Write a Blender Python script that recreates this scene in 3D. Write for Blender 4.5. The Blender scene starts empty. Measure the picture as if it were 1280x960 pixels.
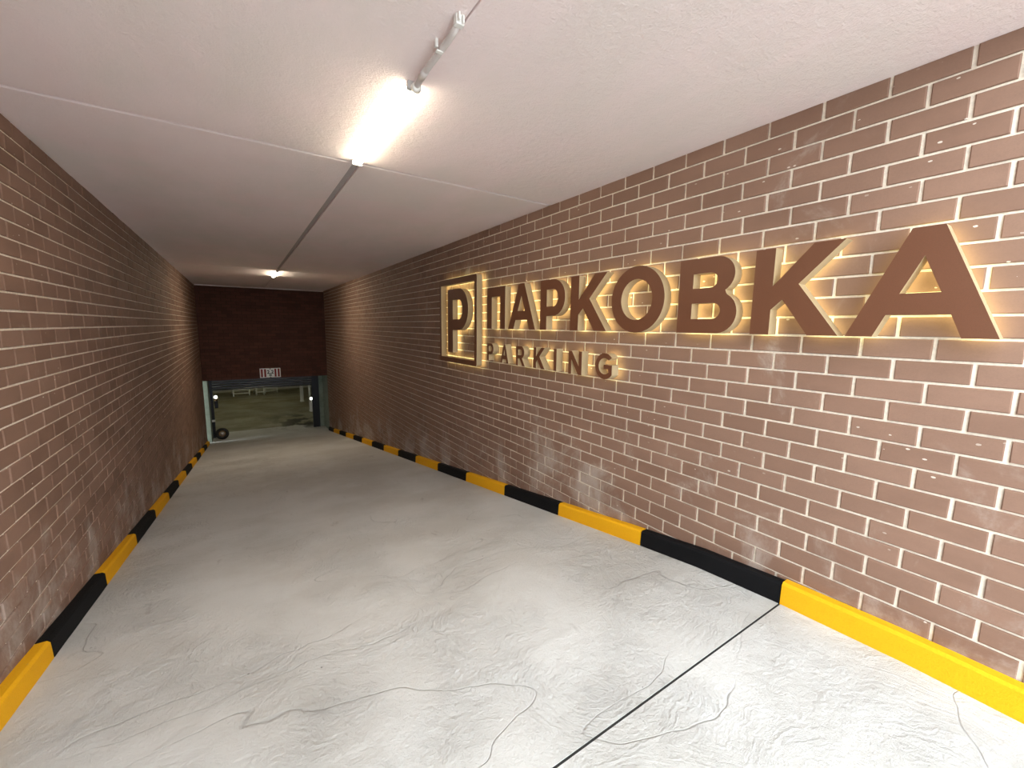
import bpy, bmesh, math, random
from mathutils import Matrix, Vector

random.seed(7)
SC = bpy.context.scene
COL = SC.collection

# ------------------------------------------------------------------ camera
H = 1.54                       # eye height above the level apron (z = 0)
F_PX, YAW, PITCH, ROLL = 517.46, 0.582480, 0.136183, 0.013490
cy, sy, cp, sp = math.cos(YAW), math.sin(YAW), math.cos(PITCH), math.sin(PITCH)
_f = Vector((sy * cp, cy * cp, -sp)); _r = Vector((cy, -sy, 0)); _u = _r.cross(_f)
cr, sr = math.cos(ROLL), math.sin(ROLL)
RV = cr * _r + sr * _u
UV = -sr * _r + cr * _u
cam = bpy.data.cameras.new('camera')
cam.sensor_width = 36.0
cam.lens = F_PX / 1280 * 36.0
cam.clip_start = 0.02
cam_o = bpy.data.objects.new('camera', cam)
COL.objects.link(cam_o)
cam_o.matrix_world = Matrix(((RV.x, UV.x, -_f.x, 0), (RV.y, UV.y, -_f.y, 0), (RV.z, UV.z, -_f.z, H), (0, 0, 0, 1)))
SC.camera = cam_o

def project(p):
    v = Vector(p) - Vector((0, 0, H)); d = v.dot(_f)
    if d < 0.05: return None
    return 640 + F_PX * v.dot(RV) / d, 480 - F_PX * v.dot(UV) / d

# ------------------------------------------------------------------ sky, exposure
world = bpy.data.worlds.new('overcast_sky'); SC.world = world
world.use_nodes = True
bg = world.node_tree.nodes['Background']
bg.inputs[0].default_value = (0.89, 0.96, 1.0, 1)
bg.inputs[1].default_value = 6.0
SC.view_settings.view_transform = 'Standard'
SC.view_settings.look = 'None'
SC.view_settings.gamma = 1.0
SC.view_settings.use_curve_mapping = False
SC.view_settings.exposure = 0.26
SC.cycles.diffuse_bounces = 8
SC.cycles.max_bounces = 12
LAMP = (1.0, 0.87, 0.65)       # colour of the LED tubes
TUBE1, TUBE2 = 88.0, 190.0      # their strength
HALO = 4.6                     # strength of the light behind the letters

# ------------------------------------------------------------------ main dimensions
XL, XR = -1.032, 2.584
YE, YB = -1.2, 16.05           # end of the side walls, back wall
YR = 0.20                      # edge of the roof slab over the entrance
ZC = 1.164 + H                 # ceiling
YJ = 0.98                      # floor joint
def zfloor(y):
    P = [(-50, 0.0), (0.45, 0.0), (0.98, -0.024), (1.5, -0.068), (2.0, -0.140), (15.6, -0.140 - 0.1525 * 13.6), (16.6, -2.33), (60, -2.33)]
    for (a, b), (c, d) in zip(P, P[1:]):
        if y <= c: return b + (d - b) * (y - a) / (c - a)
    return P[-1][1]
ZG = -2.33                     # garage floor

# ------------------------------------------------------------------ helpers
def setp(o, label=None, cat=None, group=None, kind=None):
    if label: o['label'] = label
    if cat: o['category'] = cat
    if group: o['group'] = group
    if kind: o['kind'] = kind
    return o
def empty(name, loc=(0, 0, 0)):
    o = bpy.data.objects.new(name, None); o.empty_display_size = .1
    o.location = loc; COL.objects.link(o); return o
def link(name, me, mat=None, parent=None, loc=None):
    if mat and not me.materials: me.materials.append(mat)
    o = bpy.data.objects.new(name, me); COL.objects.link(o)
    if loc: o.location = loc
    if parent: o.parent = parent
    return o
def mesh_pd(name, v, f):
    me = bpy.data.meshes.new(name); me.from_pydata(v, [], f); me.update(); return me
def bm_mesh(name, bm, smooth=False):
    me = bpy.data.meshes.new(name); bmesh.ops.recalc_face_normals(bm, faces=bm.faces)
    bm.to_mesh(me); bm.free()
    if smooth:
        for p in me.polygons: p.use_smooth = True
    return me
def box_bm(bm, x0, x1, y0, y1, z0, z1, bev=0.0):
    r = bmesh.ops.create_cube(bm, size=1.0)
    vs = r['verts']
    bmesh.ops.scale(bm, vec=(x1 - x0, y1 - y0, z1 - z0), verts=vs)
    bmesh.ops.translate(bm, vec=((x0 + x1) / 2, (y0 + y1) / 2, (z0 + z1) / 2), verts=vs)
    if bev > 0:
        es = list({e for v in vs for e in v.link_edges})
        bmesh.ops.bevel(bm, geom=es, offset=bev, segments=2, affect='EDGES', profile=.5)
def box(name, x0, x1, y0, y1, z0, z1, mat, parent=None, bev=0.0):
    bm = bmesh.new(); box_bm(bm, x0, x1, y0, y1, z0, z1, bev)
    return link(name, bm_mesh(name, bm), mat, parent)
def tube_bm(bm, pts, r, n=10, cap=True):
    pts = [Vector(p) for p in pts]; rings = []
    for i, p in enumerate(pts):
        t = (pts[min(i + 1, len(pts) - 1)] - pts[max(i - 1, 0)]).normalized()
        a = t.cross(Vector((0, 0, 1)))
        if a.length < .05: a = t.cross(Vector((1, 0, 0)))
        a.normalize(); b = t.cross(a)
        rr = r[i] if isinstance(r, (list, tuple)) else r
        rings.append([bm.verts.new(p + rr * (math.cos(2 * math.pi * k / n) * a + math.sin(2 * math.pi * k / n) * b)) for k in range(n)])
    for A, B in zip(rings, rings[1:]):
        for k in range(n): bm.faces.new((A[k], A[(k + 1) % n], B[(k + 1) % n], B[k]))
    if cap: bm.faces.new(rings[0]); bm.faces.new(list(reversed(rings[-1])))
def tube(name, pts, r, mat, parent=None, n=10):
    bm = bmesh.new(); tube_bm(bm, pts, r, n)
    return link(name, bm_mesh(name, bm, True), mat, parent)

# ------------------------------------------------------------------ materials
class NT:
    def __init__(s, name):
        s.m = bpy.data.materials.new(name); s.m.use_nodes = True
        s.t = s.m.node_tree; s.b = s.t.nodes['Principled BSDF']
    def n(s, typ, **kw):
        nd = s.t.nodes.new(typ)
        for k, v in kw.items():
            if k.startswith('i_'): nd.inputs[k[2:].replace('_', ' ')].default_value = v
            else: setattr(nd, k, v)
        return nd
    def l(s, a, b): s.t.links.new(a, b)
    def math(s, op, a, b=0.0, c=0.0, clamp=False):
        nd = s.t.nodes.new('ShaderNodeMath'); nd.operation = op; nd.use_clamp = clamp
        for i, v in enumerate((a, b, c)):
            if hasattr(v, 'is_linked'): s.l(v, nd.inputs[i])
            else: nd.inputs[i].default_value = v
        return nd.outputs[0]
    def ramp(s, v, lo, hi):            # smooth 0..1
        nd = s.t.nodes.new('ShaderNodeMapRange'); nd.interpolation_type = 'SMOOTHSTEP'
        s.l(v, nd.inputs['Value']); nd.inputs['From Min'].default_value = lo; nd.inputs['From Max'].default_value = hi
        return nd.outputs[0]
    def mix(s, fac, a, b, typ='MIX'):
        nd = s.t.nodes.new('ShaderNodeMix'); nd.data_type = 'RGBA'; nd.blend_type = typ
        for sock, v in ((nd.inputs[0], fac), (nd.inputs[6], a), (nd.inputs[7], b)):
            if hasattr(v, 'is_linked'): s.l(v, sock)
            else: sock.default_value = v if not isinstance(v, tuple) or len(v) == 4 else (*v, 1)
        return nd.outputs[2]
    def pos(s): return s.n('ShaderNodeNewGeometry').outputs['Position']
    def scaled(s, vec, sc):
        nd = s.n('ShaderNodeVectorMath', operation='MULTIPLY'); s.l(vec, nd.inputs[0]); nd.inputs[1].default_value = sc
        return nd.outputs[0]
    def noise(s, vec, scale, detail=4, rough=.55, dist=0.0):
        nd = s.n('ShaderNodeTexNoise'); s.l(vec, nd.inputs['Vector'])
        nd.inputs['Scale'].default_value = scale; nd.inputs['Detail'].default_value = detail
        nd.inputs['Roughness'].default_value = rough; nd.inputs['Distortion'].default_value = dist
        return nd.outputs[0]
    def bump(s, h, strength, dist, prev=None):
        nd = s.n('ShaderNodeBump'); s.l(h, nd.inputs['Height'])
        nd.inputs['Strength'].default_value = strength; nd.inputs['Distance'].default_value = dist
        if prev is not None: s.l(prev, nd.inputs['Normal'])
        s.l(nd.outputs[0], s.b.inputs['Normal']); return nd.outputs[0]
    def out(s, col=None, rough=None, metal=None, spec=None):
        for k, v in (('Base Color', col), ('Roughness', rough), ('Metallic', metal), ('Specular IOR Level', spec)):
            if v is None: continue
            if hasattr(v, 'is_linked'): s.l(v, s.b.inputs[k])
            else: s.b.inputs[k].default_value = (*v, 1) if isinstance(v, tuple) else v
        return s.m

def floor_height(T, pos):
    """height of a shading point above the ramp surface (world geometry)"""
    sep = T.n('ShaderNodeSeparateXYZ'); T.l(pos, sep.inputs[0])
    d = T.math('MAXIMUM', T.math('SUBTRACT', sep.outputs[1], 1.08), 0.0)
    return T.math('ADD', sep.outputs[2], T.math('MULTIPLY', d, 0.1525)), sep

def brick_material(name, base, dark, dust_amt):
    T = NT(name); p = T.pos()
    oi = T.n('ShaderNodeObjectInfo').outputs['Random']; isl = T.n('ShaderNodeNewGeometry').outputs['Random Per Island']
    rnd = T.math('FRACT', T.math('ADD', oi, isl))
    col = T.mix(T.math('POWER', rnd, 1.3), base, dark)
    fine = T.noise(p, 160, 3, .7)
    col = T.mix(T.math('MULTIPLY', T.ramp(fine, .35, .75), .35), col, tuple(c * .72 for c in base))
    big = T.noise(T.scaled(p, (1, 1, 2.2)), 1.7, 5, .6)
    col = T.mix(T.math('MULTIPLY', T.ramp(big, .40, .70), .30), col, tuple(min(1, c * 1.35) for c in base))
    # lime and cement dust, mostly low on the wall
    h, sep = floor_height(T, p)
    low = T.math('SUBTRACT', 1.0, T.ramp(h, .15, 1.15))
    dn = T.noise(T.scaled(p, (1, 1.0, .8)), 2.1, 7, .68, .4)
    dust = T.math('MULTIPLY', T.ramp(T.math('ADD', dn, T.math('MULTIPLY', low, .17)), .60, .80), dust_amt, clamp=True)
    col = T.mix(dust, col, (.55, .50, .45))
    # small splashes of mortar
    vor = T.n('ShaderNodeTexVoronoi', feature='F1'); T.l(T.scaled(p, (0, .75, 1.5)), vor.inputs['Vector']); vor.inputs['Scale'].default_value = 16
    dm = T.math('ADD', vor.outputs['Distance'], T.math('MULTIPLY', T.noise(p, 90, 2), .10))
    gate = T.ramp(T.noise(p, 1.4, 3), .50, .64)
    sc = T.n('ShaderNodeSeparateColor'); T.l(vor.outputs['Color'], sc.inputs[0])
    spot = T.math('MULTIPLY', T.math('LESS_THAN', dm, .150), T.math('GREATER_THAN', sc.outputs[0], .80))
    col = T.mix(T.math('MULTIPLY', T.math('MULTIPLY', spot, gate), .8), col, (.72, .66, .58))
    b = T.bump(fine, .25, .002)
    T.bump(big, .2, .01, b)
    return T.out(col, .72, spec=.35)

M = {}
M['brick_r'] = brick_material('brown_brick', (.232, .137, .097), (.198, .112, .077), .45)
M['brick_l'] = brick_material('brown_brick_aged', (.232, .138, .098), (.170, .095, .064), .38)
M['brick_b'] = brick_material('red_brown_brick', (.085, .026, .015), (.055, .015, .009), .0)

def mortar_material(name, c):
    T = NT(name); p = T.pos()
    n = T.noise(p, 55, 4, .6)
    col = T.mix(T.ramp(n, .3, .7), c, tuple(x * .82 for x in c))
    T.bump(n, .5, .003)
    return T.out(col, .9, spec=.2)
M['mortar'] = mortar_material('cream_mortar', (.86, .78, .66))
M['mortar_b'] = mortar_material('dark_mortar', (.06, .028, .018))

def concrete_floor(ca, cb, name):
    T = NT(name); p = T.pos()
    w1 = T.n('ShaderNodeTexNoise'); T.l(p, w1.inputs['Vector']); w1.inputs['Scale'].default_value = 1.3; w1.inputs['Detail'].default_value = 3
    off = T.n('ShaderNodeVectorMath', operation='MULTIPLY'); T.l(w1.outputs['Color'], off.inputs[0]); off.inputs[1].default_value = (.55, .55, 0)
    pw = T.n('ShaderNodeVectorMath', operation='ADD'); T.l(p, pw.inputs[0]); T.l(off.outputs[0], pw.inputs[1])
    vor = T.n('ShaderNodeTexVoronoi', feature='F1'); T.l(T.scaled(pw.outputs[0], (1, 1, 0)), vor.inputs['Vector']); vor.inputs['Scale'].default_value = 1.55
    dist = T.math('ADD', vor.outputs['Distance'], T.math('MULTIPLY', T.noise(p, 11, 5, .65), .11))
    def ridge(k, sharp):
        sn = T.math('SINE', T.math('MULTIPLY', dist, k))
        return T.math('POWER', T.math('MULTIPLY', T.math('ADD', sn, 1.0), .5), sharp)
    patch = T.math('ADD', T.math('MULTIPLY', T.ramp(T.noise(p, 1.6, 3, .5), .36, .62), .8), .2)
    brk = T.math('ADD', T.math('MULTIPLY', T.ramp(T.noise(p, 6, 3, .6), .35, .62), .65), .35)
    grain = T.noise(p, 46, 6, .75)
    # broken concentric trowel strokes: noise in polar coordinates of each swirl
    dv = T.n('ShaderNodeVectorMath', operation='SUBTRACT'); T.l(T.scaled(pw.outputs[0], (1, 1, 0)), dv.inputs[0]); T.l(vor.outputs['Position'], dv.inputs[1])
    sx = T.n('ShaderNodeSeparateXYZ'); T.l(dv.outputs[0], sx.inputs[0])
    cmb = T.n('ShaderNodeCombineXYZ'); T.l(T.math('MULTIPLY', dist, 26.0), cmb.inputs[0]); T.l(T.math('MULTIPLY', T.math('ARCTAN2', sx.outputs[1], sx.outputs[0]), 2.6), cmb.inputs[1])
    strokes = T.noise(cmb.outputs[0], 1.6, 6, .72)
    rg = T.math('ADD', T.math('ADD', T.math('MULTIPLY', ridge(150, 3.0), .30), T.math('MULTIPLY', ridge(61, 5.0), .35)), T.math('MULTIPLY', strokes, 2.6))
    hgt = T.math('ADD', T.math('MULTIPLY', rg, T.math('MULTIPLY', patch, brk)), T.math('MULTIPLY', grain, T.math('ADD', .75, T.math('MULTIPLY', patch, .9))))
    # trowel edges: contour of a slow noise -> thin raised line with a dark lip
    cn = T.noise(T.scaled(pw.outputs[0], (.34, 1.15, 0)), .75, 2, .4)
    line = T.math('ABSOLUTE', T.math('SUBTRACT', T.math('FRACT', T.math('MULTIPLY', cn, 8.0)), .5))
    lip = T.math('SUBTRACT', 1.0, T.ramp(T.math('ADD', line, T.math('MULTIPLY', grain, .012)), 0.004, .019))
    gate = T.ramp(T.noise(p, .8, 2), .38, .52)
    lip = T.math('MULTIPLY', lip, gate)
    hgt2 = T.math('SUBTRACT', hgt, T.math('MULTIPLY', lip, .9))
    base = T.mix(T.ramp(T.noise(p, .9, 5, .6), .35, .65), ca, cb)
    base = T.mix(T.math('MULTIPLY', T.ramp(grain, .55, .8), .25), base, (.42, .41, .39))
    base = T.mix(T.math('MULTIPLY', lip, .28), base, (.25, .24, .23))
    # scuffs and small dark chips
    sc1 = T.noise(T.scaled(p, (2.2, .7, 1)), 2.3, 5, .6)
    base = T.mix(T.math('MULTIPLY', T.ramp(sc1, .66, .74), .35), base, (.24, .21, .20))
    v2 = T.n('ShaderNodeTexVoronoi'); T.l(p, v2.inputs['Vector']); v2.inputs['Scale'].default_value = 7
    chip = T.math('MULTIPLY', T.math('LESS_THAN', T.math('ADD', v2.outputs['Distance'], T.math('MULTIPLY', T.noise(p, 60, 2), .09)), .085), T.ramp(T.noise(p, .8, 2), .48, .6))
    base = T.mix(T.math('MULTIPLY', chip, .75), base, (.16, .15, .145))
    # oily dirt at the foot of the ramp, towards the right
    sep = T.n('ShaderNodeSeparateXYZ'); T.l(p, sep.inputs[0])
    far = T.ramp(sep.outputs[1], 16.6, 17.6); rt = T.ramp(sep.outputs[0], .2, 1.9)
    end = T.math('SUBTRACT', 1.0, T.ramp(sep.outputs[1], 18.6, 21.5))
    oil = T.math('MULTIPLY', T.math('MULTIPLY', far, end), T.math('MULTIPLY', rt, T.ramp(T.noise(T.scaled(p, (1.2, .8, 1)), 1.6, 4), .42, .56)))
    base = T.mix(T.math('MULTIPLY', oil, .95), base, (.03, .028, .025))
    T.bump(hgt2, .8, .0085)
    return T.out(base, .8, spec=.25)
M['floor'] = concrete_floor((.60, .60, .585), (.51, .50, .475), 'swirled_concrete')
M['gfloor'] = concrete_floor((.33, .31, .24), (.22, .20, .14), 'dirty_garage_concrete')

def ceiling_mat():
    T = NT('pink_white_render'); p = T.pos()
    g = T.noise(p, 95, 5, .7); g2 = T.noise(p, 26, 4, .6)
    c = T.mix(T.ramp(T.noise(T.scaled(p, (1.2, .5, 1)), 1.3, 5, .6), .36, .64), (.87, .755, .75), (.80, .725, .70))
    c = T.mix(T.math('MULTIPLY', T.ramp(T.noise(p, .9, 4, .6, .5), .48, .68), .55), c, (.86, .71, .71))
    b = T.bump(g, .7, .006); T.bump(g2, .5, .009, b)
    return T.out(c, .9, spec=.2)
M['ceiling'] = ceiling_mat()

def plain(name, c, rough=.5, metal=0.0, spec=.5, nscale=40, namt=.15, bump=0.0):
    T = NT(name); p = T.pos(); n = T.noise(p, nscale, 4, .6)
    col = T.mix(T.math('MULTIPLY', T.ramp(n, .35, .75), namt), c, tuple(x * .4 for x in c))
    if bump: T.bump(n, bump, .002)
    return T.out(col, rough, metal, spec)
def kerb_paint(name, c, chip):
    T = NT(name); p = T.pos(); n = T.noise(p, 130, 4, .7); w = T.noise(p, 6, 6, .7)
    col = T.mix(T.math('MULTIPLY', T.ramp(n, .5, .8), .35), c, tuple(x * .55 for x in c))
    col = T.mix(T.math('MULTIPLY', T.ramp(w, .64, .72), .55), col, chip)
    T.bump(n, .9, .004)
    return T.out(col, .70, spec=.12)
M['yellow'] = kerb_paint('yellow_kerb_paint', (.80, .40, .010), (.60, .40, .10))
M['black'] = kerb_paint('black_kerb_paint', (.006, .006, .007), (.022, .021, .021))
M['letter'] = plain('brown_letter_face', (.128, .048, .022), .50, spec=.4, nscale=350, namt=.25, bump=.1)
M['return'] = plain('pale_bronze_return', (.44, .34, .20), .42, spec=.5, nscale=60, namt=.06)
M['white'] = plain('white_metal', (.75, .75, .72), .45, nscale=30, namt=.08)
M['grey'] = plain('grey_plastic', (.45, .44, .43), .5, nscale=60, namt=.1)
M['darkgrey'] = plain('dark_steel', (.030, .032, .040), .35, .6)
M['slat'] = plain('shutter_steel', (.075, .078, .09), .30, .8)
M['rubber'] = plain('black_rubber', (.012, .012, .012), .7)
M['bronze'] = plain('brown_metal', (.30, .19, .09), .4, .6)
M['concrete'] = plain('green_grey_concrete', (.23, .275, .225), .9, nscale=7, namt=.45, bump=.3)
M['garage_wall'] = plain('pale_garage_wall', (.55, .54, .47), .9, nscale=3, namt=.2)
M['red'] = plain('red_print', (.20, .008, .010), .5, namt=.05)
M['ink'] = plain('black_print', (.01, .01, .01), .5, namt=.0)
M['plate'] = plain('white_sign_plate', (.78, .78, .76), .4, namt=.04)
M['conduit'] = plain('grey_conduit', (.60, .56, .54), .55, nscale=25, namt=.12)
M['groove'] = plain('grey_groove', (.42, .38, .37), .95)
M['backing'] = plain('dark_gap', (.12, .10, .095), .95)
M['steel'] = plain('galvanised', (.5, .5, .5), .35, .8)
M['outside'] = plain('outdoor_paving', (.55, .55, .54), .9, nscale=3, namt=.2)
def emit(name, c, s):
    T = NT(name); T.b.inputs['Emission Color'].default_value = (*c, 1); T.b.inputs['Emission Strength'].default_value = s
    T.b.inputs['Base Color'].default_value = (.8, .8, .8, 1); return T.m
M['tube1'] = emit('lit_tube', LAMP, TUBE1)
M['tube2'] = emit('lit_tube_deep', LAMP, TUBE2)
M['halo'] = emit('letter_backlight', (1.0, .92, .38), HALO)
M['glamp'] = emit('garage_tube', (1.0, .93, .60), 13.0)
M['signal'] = emit('signal_lens', (.95, 1.0, .90), 9.0)

# ------------------------------------------------------------------ floor
ZB = -0.30
def slab_mesh(name, x0, x1, ys, thick, nx=8):
    v, f = [], []
    n = nx + 1
    for y in ys:
        for i in range(n): v.append((x0 + (x1 - x0) * i / nx, y, zfloor(y)))
    top = len(v)
    v += [(a, b, c - thick) for a, b, c in v[:top]]
    m = len(ys)
    for j in range(m - 1):
        for i in range(nx):
            a = j * n + i
            f.append((a, a + 1, a + n + 1, a + n)); f.append((top + a, top + a + n, top + a + n + 1, top + a + 1))
        a = j * n; f.append((a, a + n, top + a + n, top + a))
        a = j * n + nx; f.append((a, top + a, top + a + n, a + n))
    for i in range(nx):
        f.append((i, top + i, top + i + 1, i + 1)); a = (m - 1) * n + i; f.append((a, a + 1, top + a + 1, top + a))
    return mesh_pd(name, v, f)
sub_ys = [YE, 0.45, .98, 1.5, 2.0, 8, 15.6, 16.6, 17.7]
fl = slab_mesh('floor', XL - .15, XR + .15, sub_ys, .2, 1)
for v in fl.vertices: v.co.z -= .15
floor = setp(link('floor', fl, M['backing']), 'pale grey concrete driveway ramp descending between brick walls', kind='structure')
setp(link('slab', slab_mesh('slab', XL - .02, XR + .02, [YE, -.4, .2, .45, .7, YJ - .006], .14), M['floor'], floor), 'level pale concrete apron at the top of the ramp')
setp(link('slab', slab_mesh('slab', XL - .02, XR + .02, [YJ + .006, 1.2, 1.5, 1.75] + [2 + .4 * i for i in range(35)] + [16.1, 16.6, 17.0, 17.7], .14), M['floor'], floor), 'sloping concrete ramp with swirled trowel marks')
jf = box('joint_filler', XL + .062, XR - .062, YJ - .0065, YJ + .0065, zfloor(YJ) - .1, zfloor(YJ) - .004, M['rubber'], floor)
setp(box('ground', -14, 16, -26, YE - .004, -.2, 0, M['outside']), 'paving outside the tunnel mouth', kind='structure')

# ------------------------------------------------------------------ ceiling
ceil = setp(box('ceiling', XL - .3, XR + .3, YR, YB + 2.0, ZC + .020, ZC + .4, M['groove']), 'pinkish white rendered concrete ceiling with straight joints', kind='structure')
YC1, YC2, XC = 3.305, 10.62, .805
def panel(x0, x1, y0, y1, dz=0.0):
    nx, ny = max(2, int((x1 - x0) / .5)), max(2, int((y1 - y0) / .5))
    bm = bmesh.new(); box_bm(bm, x0, x1, y0, y1, ZC + dz, ZC + .05, .004)
    link('ceiling_panel', bm_mesh('ceiling_panel', bm), M['ceiling'], ceil)
for x0, x1, g in ((XL - .05, XC, 1), (XC, XR + .05, -1)):
    for y0, y1, half, dz in ((YR, YC1 - .021, .003, 0.0), (YC1 + .021, YC2 - .012, .026, .004), (YC2 + .012, YB - .004, .004, .004)):
        if g == 1: panel(x0, x1 - half, y0, y1, dz)
        else: panel(x0 + half, x1, y0, y1, dz)

# ------------------------------------------------------------------ brick walls
PITCH_L, COURSE = .2635, .100
BW, BH, CH, DEP, REC = PITCH_L - .0160, COURSE - .0118, .0030, .026, .0100
def brick_pts(w, h, j=0.0):
    w2, h2 = w / 2, h / 2; q = lambda: random.uniform(-j, j)
    fr = [(sx * (w2 - CH) + q(), q() * .6, sz * (h2 - CH) + q()) for sx, sz in ((-1, -1), (1, -1), (1, 1), (-1, 1))]
    md = [(sx * w2 + q(), -CH, sz * h2 + q()) for sx, sz in ((-1, -1), (1, -1), (1, 1), (-1, 1))]
    bk = [(sx * w2, -DEP, sz * h2) for sx, sz in ((-1, -1), (1, -1), (1, 1), (-1, 1))]
    v = fr + md + bk
    f = [(3, 2, 1, 0)]
    for k in range(4):
        n = (k + 1) % 4
        f += [(k, n, 4 + n, 4 + k), (4 + k, 4 + n, 8 + n, 8 + k)]
    return v, f
def brick_wall(wname, label, origin, rot, a0, a1, rows, mat, mortar, n_single, clip_x=None):
    """rows: list of (z0, z1, first joint a); local frame: x along the wall, y out of the wall, z up"""
    root = link(wname, mesh_pd(wname, *slab_local(a0, a1, rows)), mortar)
    root.location = origin; root.rotation_euler = (0, 0, rot)
    setp(root, label, kind='structure')
    MW = Matrix.Translation(origin) @ Matrix.Rotation(rot, 4, 'Z')
    allb = []
    for z0, z1, ph, full in rows:
        k = math.floor((a0 - ph) / PITCH_L)
        while True:
            s, e = ph + k * PITCH_L, ph + (k + 1) * PITCH_L; k += 1
            if s >= a1: break
            s2, e2 = max(s, a0), min(e, a1)
            if e2 - s2 < .04: continue
            g = (PITCH_L - BW) / 2
            c0, c1 = s2 + (g if s2 == s else 0), e2 - (g if e2 == e else 0)
            ca, cz = (c0 + c1) / 2, (z0 + z1) / 2
            wp = MW @ Vector((ca, 0, cz))
            if z1 + H * 0 < zfloor(wp.y) - .30: continue
            allb.append((ca, cz, c1 - c0, z1 - z0 - (COURSE - BH if full else (COURSE - BH) / 2), wp, full))
    def area(b):
        ca, cz, w, h, wp, full = b
        pr = [project(MW @ Vector((ca + sx * w / 2, 0, cz + sz * h / 2))) for sx, sz in ((-1, -1), (1, -1), (1, 1), (-1, 1))]
        if any(p is None for p in pr): return 0
        pr = [(min(max(x, 0), 1280), min(max(y, 0), 960)) for x, y in pr]
        A = abs(sum(pr[i][0] * pr[(i + 1) % 4][1] - pr[(i + 1) % 4][0] * pr[i][1] for i in range(4))) / 2
        if wp.z + h / 2 < zfloor(wp.y) + .12: A *= .01
        return A
    order = sorted(range(len(allb)), key=lambda i: -area(allb[i]))
    single = set(order[:n_single])
    pool = {}
    V, Fc = [], []
    for i, (ca, cz, w, h, wp, full) in enumerate(allb):
        if i in single:
            key = (round(w, 3), round(h, 3), random.randrange(6))
            if key not in pool: pool[key] = mesh_pd('brick', *brick_pts(w, h, .0011)); pool[key].materials.append(mat)
            o = bpy.data.objects.new('brick', pool[key]); COL.objects.link(o)
            o.parent = root; o.location = (ca + random.uniform(-.001, .001), random.uniform(-.0015, .0015), cz)
        else:
            v, f = brick_pts(w, h, .0011); n = len(V); dd = random.uniform(-.0015, .0015)
            V += [(a + ca, b + dd, c + cz) for a, b, c in v]; Fc += [tuple(n + q for q in t) for t in f]
    if V:
        setp(link('brick_courses', mesh_pd('brick_courses', V, Fc), mat, root), kind='stuff')
    return root
def slab_local(a0, a1, rows):
    z0, z1 = min(r[0] for r in rows), max(r[1] for r in rows)
    v = [(a, b, c) for a in (a0, a1) for b in (-.25, -REC) for c in (z0, z1)]
    f = [(0, 1, 3, 2), (4, 6, 7, 5), (0, 4, 5, 1), (2, 3, 7, 6), (0, 2, 6, 4), (1, 5, 7, 3)]
    return v, f

shift = {0: .007, 1: .002, 2: -.004, 3: 0, 4: -.015, 5: -.016, 6: -.011, 7: -.005, 9: .004, 12: -.003, 13: -.003, 14: .006, 17: .007, 21: .010}
Z0R, Y0R = 1.0759 + H, .38372
rows = []
for r in range(0, 52):
    zt, zb = Z0R - COURSE * (r - 1), Z0R - COURSE * r
    full = True
    if r == 0: zt, full = ZC + .006, True
    par = (r + 1) % 2
    rows.append((zb, zt, Y0R + par * PITCH_L / 2 + shift.get(r, random.uniform(-.004, .006)), full))
brick_wall('wall_right', 'brown brick wall with cream joints carrying the illuminated parking sign', Vector((XR, 0, 0)), math.pi / 2, YE, YB + .0, rows, M['brick_r'], M['mortar'], 300)
rows = []
for n in range(-40, 12):
    zb, zt = .052 + H + COURSE * n, .152 + H + COURSE * n
    if zb > ZC - .02: continue
    if zt > ZC: zt = ZC + .006
    ph = 3.527 + (PITCH_L / 2 if n % 2 else 0) + random.uniform(-.006, .006)
    rows.append((zb, zt, -ph, True))
brick_wall('wall_left', 'plain brown brick wall along the left side of the ramp', Vector((XL, 0, 0)), -math.pi / 2, -YB, -YE, rows, M['brick_l'], M['mortar'], 300)
# back wall over the gateway
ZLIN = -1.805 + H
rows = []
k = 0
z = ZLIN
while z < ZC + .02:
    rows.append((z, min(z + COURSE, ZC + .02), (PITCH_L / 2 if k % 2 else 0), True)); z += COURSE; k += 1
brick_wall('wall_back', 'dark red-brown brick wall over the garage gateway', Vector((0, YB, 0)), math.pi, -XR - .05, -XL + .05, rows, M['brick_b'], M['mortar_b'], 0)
setp(box('trim_1', XL, XR, YB - .03, YB - .001, ZC - .022, ZC + .002, M['ceiling'], bev=.006), 'thin pale plaster bead where back wall meets ceiling', kind='structure')

# ------------------------------------------------------------------ kerb blocks
ORD = ['nearest', 'second', 'third', 'fourth', 'fifth', 'sixth', 'seventh', 'eighth', 'ninth', 'tenth', 'eleventh', 'twelfth']
def kerb(side, y0, y1, colour, hgt, idx):
    t = .062; c = .014
    ys = [y0 + .003 + (y1 - y0 - .006) * i / 6 for i in range(7)]
    prof = [(0, -.10), (t, -.10), (t + .004, 0), (t - .001, hgt - c), (t - c, hgt), (0, hgt)]
    V, Fc = [], []
    for y in ys:
        for d, z in prof:
            j = random.uniform(-.0012, .0012)
            x = (XR - d + j) if side == 'right' else (XL + d + j)
            if d == 0: x = XR - .001 if side == 'right' else XL + .001
            V.append((x, y, zfloor(y) + z + j))
    n = len(prof)
    for j in range(len(ys) - 1):
        for i in range(n):
            a, b = j * n + i, j * n + (i + 1) % n
            Fc.append((a, b, b + n, a + n))
    Fc.append(tuple(range(n))); Fc.append(tuple((len(ys) - 1) * n + i for i in reversed(range(n))))
    me = mesh_pd('kerb_block', V, Fc); bm = bmesh.new(); bm.from_mesh(me); bmesh.ops.recalc_face_normals(bm, faces=bm.faces); bm.to_mesh(me); bm.free()
    o = link('kerb_block', me, M[colour])
    where = 'along the %s wall' % side
    return setp(o, '%s painted kerb block, %s %s one from the entrance %s' % (colour, ORD[idx], colour, where) if idx else
                '%s painted kerb block nearest the entrance %s' % (colour, where), 'kerb', 'kerb blocks along the %s wall' % side)
kerb('right', -.012, .982, 'yellow', .132, 0)
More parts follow.
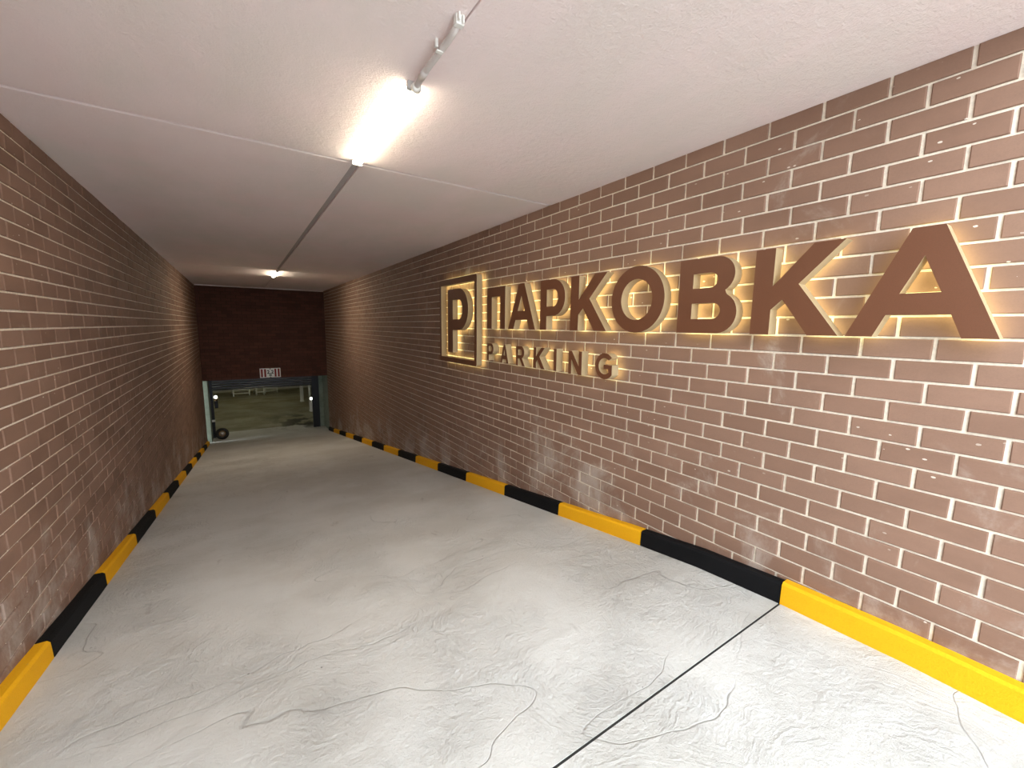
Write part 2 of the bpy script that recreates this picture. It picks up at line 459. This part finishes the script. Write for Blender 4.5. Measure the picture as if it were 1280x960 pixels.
cnt = {'yellow': 1, 'black': 0}
for i in range(15):
    c = 'black' if i % 2 == 0 else 'yellow'
    y0, y1 = .982 + .994 * i, .982 + .994 * (i + 1)
    if y1 > YB - .3: y1 = min(y1, YB - .05)
    kerb('right', y0, y1, c, .122, cnt[c]); cnt[c] += 1
cnt = {'yellow': 0, 'black': 0}
edges = [2.06, 3.11, 4.165, 5.235, 6.285, 7.36] + [7.36 + 1.045 * k for k in range(1, 9)]
edges = [YE + .01, -.02, 1.02] + edges
for i, (a, b) in enumerate(zip(edges, edges[1:])):
    c = 'yellow' if (i % 2 == 1) else 'black'
    if b > YB - .02: b = YB - .02
    if b - a < .1: continue
    kerb('left', a, b, c, .112, cnt[c]); cnt[c] += 1

# ------------------------------------------------------------------ sign letters
XF, LDEP = 2.465, .075
def arc(cx, cz, rx, rz, a0, a1, n=18):
    return [(cx + rx * math.cos(math.radians(a0 + (a1 - a0) * i / n)), cz + rz * math.sin(math.radians(a0 + (a1 - a0) * i / n))) for i in range(n + 1)]
def letter(name, loops, label, cat, group=None, dep=LDEP):
    u0 = sum(p[0] for p in loops[0]) / len(loops[0]); z0 = min(p[1] for p in loops[0])
    cu = bpy.data.curves.new('outline', 'CURVE'); cu.dimensions = '2D'; cu.fill_mode = 'BOTH'; cu.extrude = dep / 2
    for lp in loops:
        s = cu.splines.new('POLY'); s.points.add(len(lp) - 1)
        for p, (u, z) in zip(s.points, lp): p.co = (u - u0, z - z0, 0, 1)
        s.use_cyclic_u = True
    tmp = bpy.data.objects.new('outline', cu); COL.objects.link(tmp)
    bpy.context.view_layer.update()
    me = bpy.data.meshes.new_from_object(tmp.evaluated_get(bpy.context.evaluated_depsgraph_get()))
    bpy.data.objects.remove(tmp)
    vs = [v.co.copy() for v in me.vertices]
    groups = {'face': [], 'side_return': [], 'back_light': []}
    for p in me.polygons:
        zc = sum(vs[i].z for i in p.vertices) / len(p.vertices)
        flat = max(vs[i].z for i in p.vertices) - min(vs[i].z for i in p.vertices) < 1e-4
        groups['side_return' if not flat else ('face' if zc > 0 else 'back_light')].append(tuple(p.vertices))
    root = empty(name, (XF + dep / 2, -u0, z0 + H))
    root.rotation_euler = Matrix(((0, 0, -1), (-1, 0, 0), (0, 1, 0))).to_euler()
    setp(root, label, cat, group)
    for part, mat in (('face', 'letter'), ('side_return', 'return'), ('back_light', 'halo')):
        used = sorted({i for f in groups[part] for i in f}); mp = {i: k for k, i in enumerate(used)}
        m2 = mesh_pd(part, [tuple(vs[i]) for i in used], [tuple(mp[i] for i in f) for f in groups[part]])
        o = link(part, m2, M[mat], root)
    return root
ZT, ZBm = .444, -.021
def loop_A(l, w, t, b, st=.104):
    h = t - b; k = h / .465; s = w / .497
    out = [(l, b), (l + .104 * s, b), (l + .144 * s, b + .098 * k), (l + .353 * s, b + .098 * k), (l + .393 * s, b), (l + w, b), (l + .300 * s, t), (l + .197 * s, t)]
    return [out, [(l + .182 * s, b + .190 * k), (l + .3145 * s, b + .190 * k), (l + .2485 * s, b + .345 * k)]]
def loop_P(l, r, t, b, st, bowl, bend=None):
    """stem left l, bowl right r, bowl bottom z = bowl"""
    rz = (t - bowl) / 2; rx = min(rz, (r - l) * .62); cx = r - rx; cz = (t + bowl) / 2
    out = [(l, t), (l, b), (l + st, b), (l + st, bowl)] + arc(cx, cz, rx, rz, -90, 90)
    ir = rz - st * .88; irx = rx - st
    return [out, [(l + st, cz + ir), (l + st, cz - ir)] + arc(cx, cz, irx, ir, -90, 90)]
def loop_K(l, w, t, b):
    s = w / .424; k = (t - b) / .465
    P = [(0, 0), (.102, 0), (.102, .136), (.157, .188), (.290, 0), (.424, 0), (.228, .266), (.415, .465), (.282, .465), (.102, .262), (.102, .465), (0, .465)]
    return [[(l + x * s, b + z * k) for x, z in P]]
G1 = 'large letters of the sign'
def L1(ch, ordn): return 'large brown backlit Cyrillic letter %s, %s letter of the big word on the sign' % (ch, ordn)
letter('sign_letter', [[(-4.294, ZT), (-4.294, ZBm), (-4.188, ZBm), (-4.188, .342), (-4.004, .342), (-4.004, ZBm), (-3.900, ZBm), (-3.900, ZT)]], L1('П', 'first'), 'letter', G1)
letter('sign_letter', loop_A(-3.835, .495, ZT + .002, ZBm), L1('А', 'second') + ', beside П', 'letter', G1)
letter('sign_letter', loop_P(-3.262, -2.897, ZT, ZBm, .100, .110), L1('Р', 'third'), 'letter', G1)
letter('sign_letter', loop_K(-2.822, .437, ZT, ZBm), L1('К', 'fourth') + ', before О', 'letter', G1)
letter('sign_letter', [arc(-2.094, .214, .243, .242, 0, 360, 63)[:-1], arc(-2.096, .214, .143, .148, 0, 360, 47)[:-1]], L1('О', 'fifth'), 'letter', G1)
bl = -1.741
outB = [(bl, ZT), (bl, ZBm)] + arc(-1.346 - .123, .104, .123, .125, -90, 62, 16) + [(-1.418, .224)] + arc(-1.372 - .112, .334, .112, .110, -58, 90, 16)
letter('sign_letter', [outB, [(-1.640, .351), (-1.640, .260)] + arc(-1.525, .3055, .050, .0455, -90, 90, 10), [(-1.640, .166), (-1.640, .068)] + arc(-1.500, .117, .052, .049, -90, 90, 10)], L1('В', 'sixth'), 'letter', G1)
letter('sign_letter', loop_K(-1.260, .424, ZT, ZBm), L1('К', 'seventh') + ', after В', 'letter', G1)
letter('sign_letter', loop_A(-.808, .497, ZT + .003, ZBm), L1('А', 'last'), 'letter', G1)
# framed P
def rrect(l, r, b, t, rad, n=6):
    return arc(r - rad, t - rad, rad, rad, 0, 90, n) + arc(l + rad, t - rad, rad, rad, 90, 180, n) + arc(l + rad, b + rad, rad, rad, 180, 270, n) + arc(r - rad, b + rad, rad, rad, 270, 360, n)
letter('square_sign', [rrect(-5.674, -4.551, -.490, .640, .030), rrect(-5.618, -4.616, -.428, .563, .006)], 'brown backlit square frame around the letter P', 'sign frame')
letter('sign_letter', loop_P(-5.400, -4.780, .500, -.355, .163, -.048), 'tall brown backlit letter P inside the square frame', 'letter')
# small word
G2 = 'small letters of the sign'
zt, zb = -.194, -.402
def L2(ch, ordn): return 'small brown backlit letter %s, %s letter of the small Latin word' % (ch, ordn)
letter('sign_letter', loop_P(-4.287, -4.143, zt + .006, zb + .012, .036, -.318), L2('P', 'first'), 'letter', G2)
letter('sign_letter', loop_A(-3.988, .166, zt + .004, zb + .004), L2('A', 'second'), 'letter', G2)
lr = -3.672
pR = loop_P(lr, -3.520, zt, zb, .040, -.325)
outR = [(lr, zt), (lr, zb), (lr + .040, zb), (lr + .040, -.325), (lr + .070, -.325), (lr + .118, zb), (lr + .166, zb), (lr + .112, -.318)] + pR[0][4 + 3:]
letter('sign_letter', [outR, pR[1]], L2('R', 'third'), 'letter', G2)
letter('sign_letter', loop_K(-3.358, .185, zt, zb), L2('K', 'fourth'), 'letter', G2)
letter('sign_letter', [[(-3.036, zt), (-3.036, zb), (-2.994, zb), (-2.994, zt)]], L2('I', 'fifth'), 'letter', G2)
ln = -2.824
letter('sign_letter', [[(ln, zt - .006), (ln, zb - .004), (ln + .038, zb - .004), (ln + .038, -.275), (ln + .128, zb - .004), (ln + .172, zb - .004), (ln + .172, zt - .006), (ln + .134, zt - .006), (ln + .134, -.330), (ln + .042, zt - .006)]], L2('N', 'sixth'), 'letter', G2)
gc, gz = -2.384, -.303
outG = arc(gc, gz, .104, .106, 42, 322, 30) + [(-2.302, -.372), (-2.302, -.290), (-2.392, -.290), (-2.392, -.325), (-2.342, -.325), (-2.342, -.350)] + arc(gc, gz, .064, .066, 318, 48, 26)
letter('sign_letter', [outG], L2('G', 'last'), 'letter', G2)

# ------------------------------------------------------------------ ceiling lamps
def tube_lamp(y0, y1, x, mat, label):
    root = setp(empty('tube_lamp', (x, (y0 + y1) / 2, ZC)), label, 'lamp', 'linear ceiling lamps')
    def local(o):
        o.parent = root; o.matrix_parent_inverse = Matrix.Translation((-x, -(y0 + y1) / 2, -ZC)); return o
    local(box('housing', x - .026, x + .026, y0 + .01, y1 - .01, ZC - .015, ZC + .006, M['white'], bev=.003))
    bm = bmesh.new(); n = 12; rings = []
    for y in (y0 + .03, y1 - .03):
        rings.append([bm.verts.new((x + .031 * math.cos(a) / .643, y, ZC - .016 - .015 * (math.sin(a) - .766) / .234)) for a in [math.radians(50 + 80 * i / n) for i in range(n + 1)]])
    for i in range(n): bm.faces.new((rings[0][i], rings[0][i + 1], rings[1][i + 1], rings[1][i]))
    bm.faces.new(rings[0]); bm.faces.new(list(reversed(rings[1])))
    bm.faces.new((rings[0][0], rings[1][0], rings[1][n], rings[0][n]))
    local(link('diffuser', bm_mesh('diffuser', bm, True), mat))
    for a, b in ((y0, y0 + .03), (y1 - .03, y1)):
        local(box('end_cap', x - .034, x + .034, a, b, ZC - .036, ZC + .004, M['grey'], bev=.006))
    return root
tube_lamp(2.08, 3.26, .786, M['tube1'], 'glowing linear lamp on the ceiling nearest the camera')
tube_lamp(10.72, 11.92, .805, M['tube2'], 'small bright linear lamp far along the ceiling')
root = setp(empty('cable_conduit', (.78, 1.8, ZC)), 'grey bent cable conduit running up to the near ceiling lamp', 'conduit')
def loc2(o): o.parent = root; o.matrix_parent_inverse = Matrix.Translation((-.78, -1.8, -ZC)); return o
cz = ZC - .032
pts = [(.786, 2.075, cz), (.783, 2.03, cz), (.776, 1.97, cz - .004), (.771, 1.90, cz - .008), (.772, 1.84, cz - .006), (.776, 1.77, cz), (.779, 1.70, cz + .004), (.779, 1.64, cz + .006), (.773, 1.585, cz + .010)]
loc2(tube('conduit', pts, .0135, M['conduit'], n=12))
loc2(tube('gland', [(.786, 2.082, cz), (.785, 2.055, cz), (.784, 2.045, cz)], [.021, .021, .016], M['white'], n=12))
loc2(tube('sleeve', [pts[2], pts[3]], .0155, M['conduit'], n=12))
bm = bmesh.new()
box_bm(bm, .748, .760, 1.735, 1.750, ZC - .030, ZC + .002, .002); box_bm(bm, .752, .782, 1.733, 1.752, ZC - .046, ZC - .040, .002)
loc2(link('clip', bm_mesh('clip', bm), M['white']))
bm = bmesh.new()
box_bm(bm, .756, .792, 1.560, 1.588, ZC - .036, ZC + .002, .004); box_bm(bm, .760, .768, 1.545, 1.562, ZC - .030, ZC - .002, .002); box_bm(bm, .778, .786, 1.548, 1.562, ZC - .034, ZC - .006, .002)
loc2(link('socket', bm_mesh('socket', bm), M['white']))

# ------------------------------------------------------------------ gateway
ZF = zfloor(16.6)
YS = 17.05                        # plane of the shutter
setp(box('wall_right_reveal', XR - .004, XR + .3, YB + .002, YS + .35, ZF - .4, ZLIN + .02, M['concrete']), 'green-grey concrete reveal right of the gateway', kind='structure')
setp(box('pier_right', 2.42, XR - .0045, YS + .03, YS + .35, ZF - .2, ZLIN, M['concrete']), 'concrete pier right of the gateway', kind='structure')
setp(box('wall_left_reveal', XL - .3, -.93, YB + .15, YS + .35, ZF - .4, ZLIN + .02, M['concrete']), 'green-grey concrete jamb left of the gateway', kind='structure')
setp(box('lintel', XL - .3, XR + .3, YB + .26, YS + .35, ZLIN - .0, ZC + .03, M['concrete']), 'soffit over the gateway', kind='structure')
root = setp(empty('roller_shutter', (.65, YS, ZLIN)), 'dark slatted roller shutter mostly rolled up above the garage opening', 'shutter')
def loc3(o): o.parent = root; o.matrix_parent_inverse = Matrix.Translation((-.65, -YS, -ZLIN)); return o
zs = ZLIN - .01
for i in range(5):
    bm = bmesh.new(); z1 = zs - .080 * i
    v = [(-.87, YS + .01, z1 - .003), (-.87, YS - .022, z1 - .020), (-.87, YS - .022, z1 - .058), (-.87, YS + .01, z1 - .077), (-.87, YS + .02, z1 - .04)]
    A = [bm.verts.new(p) for p in v]; B = [bm.verts.new((2.19, p[1], p[2])) for p in v]
    for k in range(5): bm.faces.new((A[k], A[(k + 1) % 5], B[(k + 1) % 5], B[k]))
    bm.faces.new(A); bm.faces.new(B)
    loc3(link('slat', bm_mesh('slat', bm), M['slat']))
loc3(box('bottom_bar', -.87, 2.19, YS - .03, YS + .025, zs - .440, zs - .402, M['darkgrey'], bev=.005))
loc3(box('guide_rail', -.93, -.85, YS - .05, YS + .05, ZF, ZLIN - .002, M['darkgrey'], bev=.004))
loc3(box('guide_rail', 2.18, 2.42, YS - .05, YS + .05, ZF, ZLIN - .002, M['darkgrey'], bev=.004))
setp(box('sensor_box', -.935, -.835, YS - .09, YS - .051, -3.31 + H, -3.24 + H, M['white'], bev=.008), 'small white sensor box low on the left shutter rail', 'sensor')

# height sign
def disc_bm(bm, x, z, tri, y): bm.faces.new([bm.verts.new((x + a, y, z + b)) for a, b in tri])
sx0, sx1, sz0, sz1, ys_ = .515, 1.12, -1.785 + H, -1.472 + H, YB - .032
root = setp(empty('height_sign', ((sx0 + sx1) / 2, YB, sz0)), 'white height limit plate with red bars reading 2,2 м above the shutter', 'sign')
def loc4(o): o.parent = root; o.matrix_parent_inverse = Matrix.Translation((-(sx0 + sx1) / 2, -YB, -sz0)); return o
loc4(box('plate', sx0, sx1, ys_, YB - .0015, sz0, sz1, M['plate'], bev=.006))
for a, b in ((.030, .085), (.125, .180), (.425, .480), (.520, .575)):
    loc4(box('red_bar', sx0 + a, sx0 + b, ys_ - .004, ys_ + .004, sz0 + .022, sz1 - .022, M['red']))
def text(body, x, z, size):
    cu = bpy.data.curves.new('numeral', 'FONT'); cu.body = body; cu.size = size; cu.align_x = 'CENTER'; cu.extrude = .002; cu.offset = .004
    t = bpy.data.objects.new('numeral', cu); COL.objects.link(t); bpy.context.view_layer.update()
    me = bpy.data.meshes.new_from_object(t.evaluated_get(bpy.context.evaluated_depsgraph_get())); bpy.data.objects.remove(t)
    o = link('numeral', me, M['ink']); o.rotation_euler = (math.pi / 2, 0, 0); o.location = (x, ys_ - .003, z)
    return loc4(o)
mid = (sx0 + sx1) / 2
text('2,2', mid, sz0 + .135, .165); text('м', mid, sz0 + .060, .10)
for pts_ in ([(-.03, .305), (.03, .305), (0, .270)], [(-.03, .008), (.03, .008), (0, .040)]):
    bm = bmesh.new(); A = [bm.verts.new((mid + a, ys_ - .004, sz0 + b)) for a, b in pts_]; B = [bm.verts.new((mid + a, ys_ + .002, sz0 + b)) for a, b in pts_]
    bm.faces.new(A); bm.faces.new(B)
    for k in range(3): bm.faces.new((A[k], A[(k + 1) % 3], B[(k + 1) % 3], B[k]))
    loc4(link('arrow_mark', bm_mesh('arrow_mark', bm), M['ink']))

# ------------------------------------------------------------------ garage beyond the gate
GY0, GY1, GX0, GX1 = YS + .35, 28.2, -7.0, 6.5
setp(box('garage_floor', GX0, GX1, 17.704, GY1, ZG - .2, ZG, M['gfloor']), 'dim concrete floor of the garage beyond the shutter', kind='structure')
setp(box('wall_garage_far', GX0, GX1, GY1, GY1 + .2, ZG - .2, ZLIN + .9, M['garage_wall']), 'pale far wall of the garage', kind='structure')
setp(box('wall_garage_left', GX0 - .2, GX0, GY0, GY1 + .2, ZG - .2, ZLIN + .9, M['garage_wall']), 'left wall of the garage', kind='structure')
setp(box('wall_garage_right', GX1, GX1 + .2, GY0, GY1 + .2, ZG - .2, ZLIN + .9, M['garage_wall']), 'right wall of the garage', kind='structure')
setp(box('wall_garage_near_left', GX0, XL - .3, GY0 - .2, GY0, ZG - .2, ZLIN + .9, M['garage_wall']), 'near wall of the garage left of the gate', kind='structure')
setp(box('wall_garage_near_right', XR + .3, GX1, GY0 - .2, GY0, ZG - .2, ZLIN + .9, M['garage_wall']), 'near wall of the garage right of the gate', kind='structure')
setp(box('ceiling_garage', GX0 - .2, GX1 + .2, GY0, GY1 + .2, ZLIN + .7, ZLIN + .9, M['garage_wall']), 'garage ceiling', kind='structure')
for gx, gy, gw in ((.6, 19.5, 'just inside the gate'), (-2.5, 22.5, 'furthest left'), (.6, 24.2, 'before the far wall')):
    setp(box('garage_tube_lamp', gx - .6, gx + .6, gy - .05, gy + .05, ZLIN + .60, ZLIN + .66, M['glamp'], bev=.01), 'pale tube lamp on the garage ceiling %s' % gw, 'lamp', 'garage ceiling lamps')
def column(x, y, w, label):
    bm = bmesh.new(); box_bm(bm, x - w / 2, x + w / 2, y - w / 2, y + w / 2, ZG, ZLIN + .7, .01); box_bm(bm, x - w / 2 - .01, x + w / 2 + .01, y - w / 2 - .01, y + w / 2 + .01, ZG, ZG + .06, .004)
    setp(link('column', bm_mesh('column', bm), M['white']), label, 'column')
column(2.49, 23.1, .15, 'slim white column in the garage, further from the gate')
column(2.50, 20.3, .08, 'thin white pole in the garage beside the right shutter rail')
def barrier(x0, x1, y, h, brace, label):
    root = setp(empty('parking_barrier', ((x0 + x1) / 2, y, ZG)), label, 'barrier', 'white barriers in the garage')
    def lc(o): o.parent = root; o.matrix_parent_inverse = Matrix.Translation((-(x0 + x1) / 2, -y, -ZG)); return o
    r = .036
    for x in (x0, x1): lc(tube('leg', [(x, y, ZG), (x, y, ZG + h)], r, M['white'], n=8))
    for z in (ZG + h, ZG + h * .42): lc(tube('rail', [(x0, y, z), (x1, y, z)], r, M['white'], n=8))
    for x in (x0, x1): lc(tube('foot', [(x, y - .02, ZG + .03), (x, y + .55, ZG + .03)], r, M['white'], n=8))
    if brace: lc(tube('brace', [(x0, y, ZG + h), (x0 - .1, y + .9, ZG + .05)], r, M['white'], n=8))
barrier(-.42, .30, 26.4, .34, True, 'left white tubular barrier low on the garage floor')
barrier(.62, .98, 26.2, .44, True, 'middle white tubular barrier on the garage floor, shortest')
barrier(1.05, 1.65, 26.8, .30, False, 'right white tubular barrier on the garage floor')
def signal(x, y, z0, z1, label, hood):
    root = setp(empty('signal_lamp', (x, y, z0)), label, 'lamp')
    def lc(o): o.parent = root; o.matrix_parent_inverse = Matrix.Translation((-x, -y, -z0)); return o
    bm = bmesh.new(); bmesh.ops.create_icosphere(bm, subdivisions=2, radius=.046); bmesh.ops.scale(bm, vec=(1, 1, 1.3), verts=bm.verts); bmesh.ops.translate(bm, vec=(x, y, z1 - .08), verts=bm.verts)
    lc(link('lens', bm_mesh('lens', bm, True), M['signal']))
    lc(tube('collar', [(x, y, z1 - .20), (x, y, z1 - .12)], [.055, .065], M[hood], n=12))
    lc(box('bracket', x - .05, x + .05, y - .03, y + .05, z0, z1 - .19, M['darkgrey' if hood == 'bronze' else 'white'], bev=.006))
signal(-.795, YS + .42, -2.93 + H, -2.46 + H, 'bright signal lamp with yellowish collar inside the gate at left', 'bronze')
signal(2.20, YS + .42, -3.35 + H, -2.76 + H, 'bright white signal lamp inside the gate at right', 'white')
# wheel on the floor at the left jamb
wx, wy, wr = -.665, 16.72, .20
root = setp(empty('wheel', (wx, wy, ZG)), 'dark wheel with bronze rim lying by the left jamb', 'wheel')
def lcw(o): o.parent = root; o.matrix_parent_inverse = Matrix.Translation((-wx, -wy, -ZG)); return o
def torus(name, R, r, mat, tilt=(1.25, 0, .25)):
    bm = bmesh.new(); N, n = 32, 12; ring = []
    for i in range(N):
        a = 2 * math.pi * i / N
        ring.append([bm.verts.new(((R + r * math.cos(b)) * math.cos(a), (R + r * math.cos(b)) * math.sin(a), r * 1.3 * math.sin(b))) for b in [2 * math.pi * k / n for k in range(n)]])
    for i in range(N):
        for k in range(n): bm.faces.new((ring[i][k], ring[(i + 1) % N][k], ring[(i + 1) % N][(k + 1) % n], ring[i][(k + 1) % n]))
    me = bm_mesh(name, bm, True)
    from mathutils import Euler
    me.transform(Matrix.Translation((wx, wy, ZG + .185)) @ Euler(tilt).to_matrix().to_4x4())
    return lcw(link(name, me, mat))
torus('tire', .145, .050, M['rubber']); torus('rim', .085, .016, M['bronze'])
bm = bmesh.new(); bmesh.ops.create_cone(bm, cap_ends=True, segments=20, radius1=.075, radius2=.04, depth=.07)
from mathutils import Euler
bmesh.ops.transform(bm, matrix=Matrix.Translation((wx, wy, ZG + .185)) @ Euler((1.25, 0, .25)).to_matrix().to_4x4(), verts=bm.verts)
lcw(link('hub', bm_mesh('hub', bm), M['steel']))
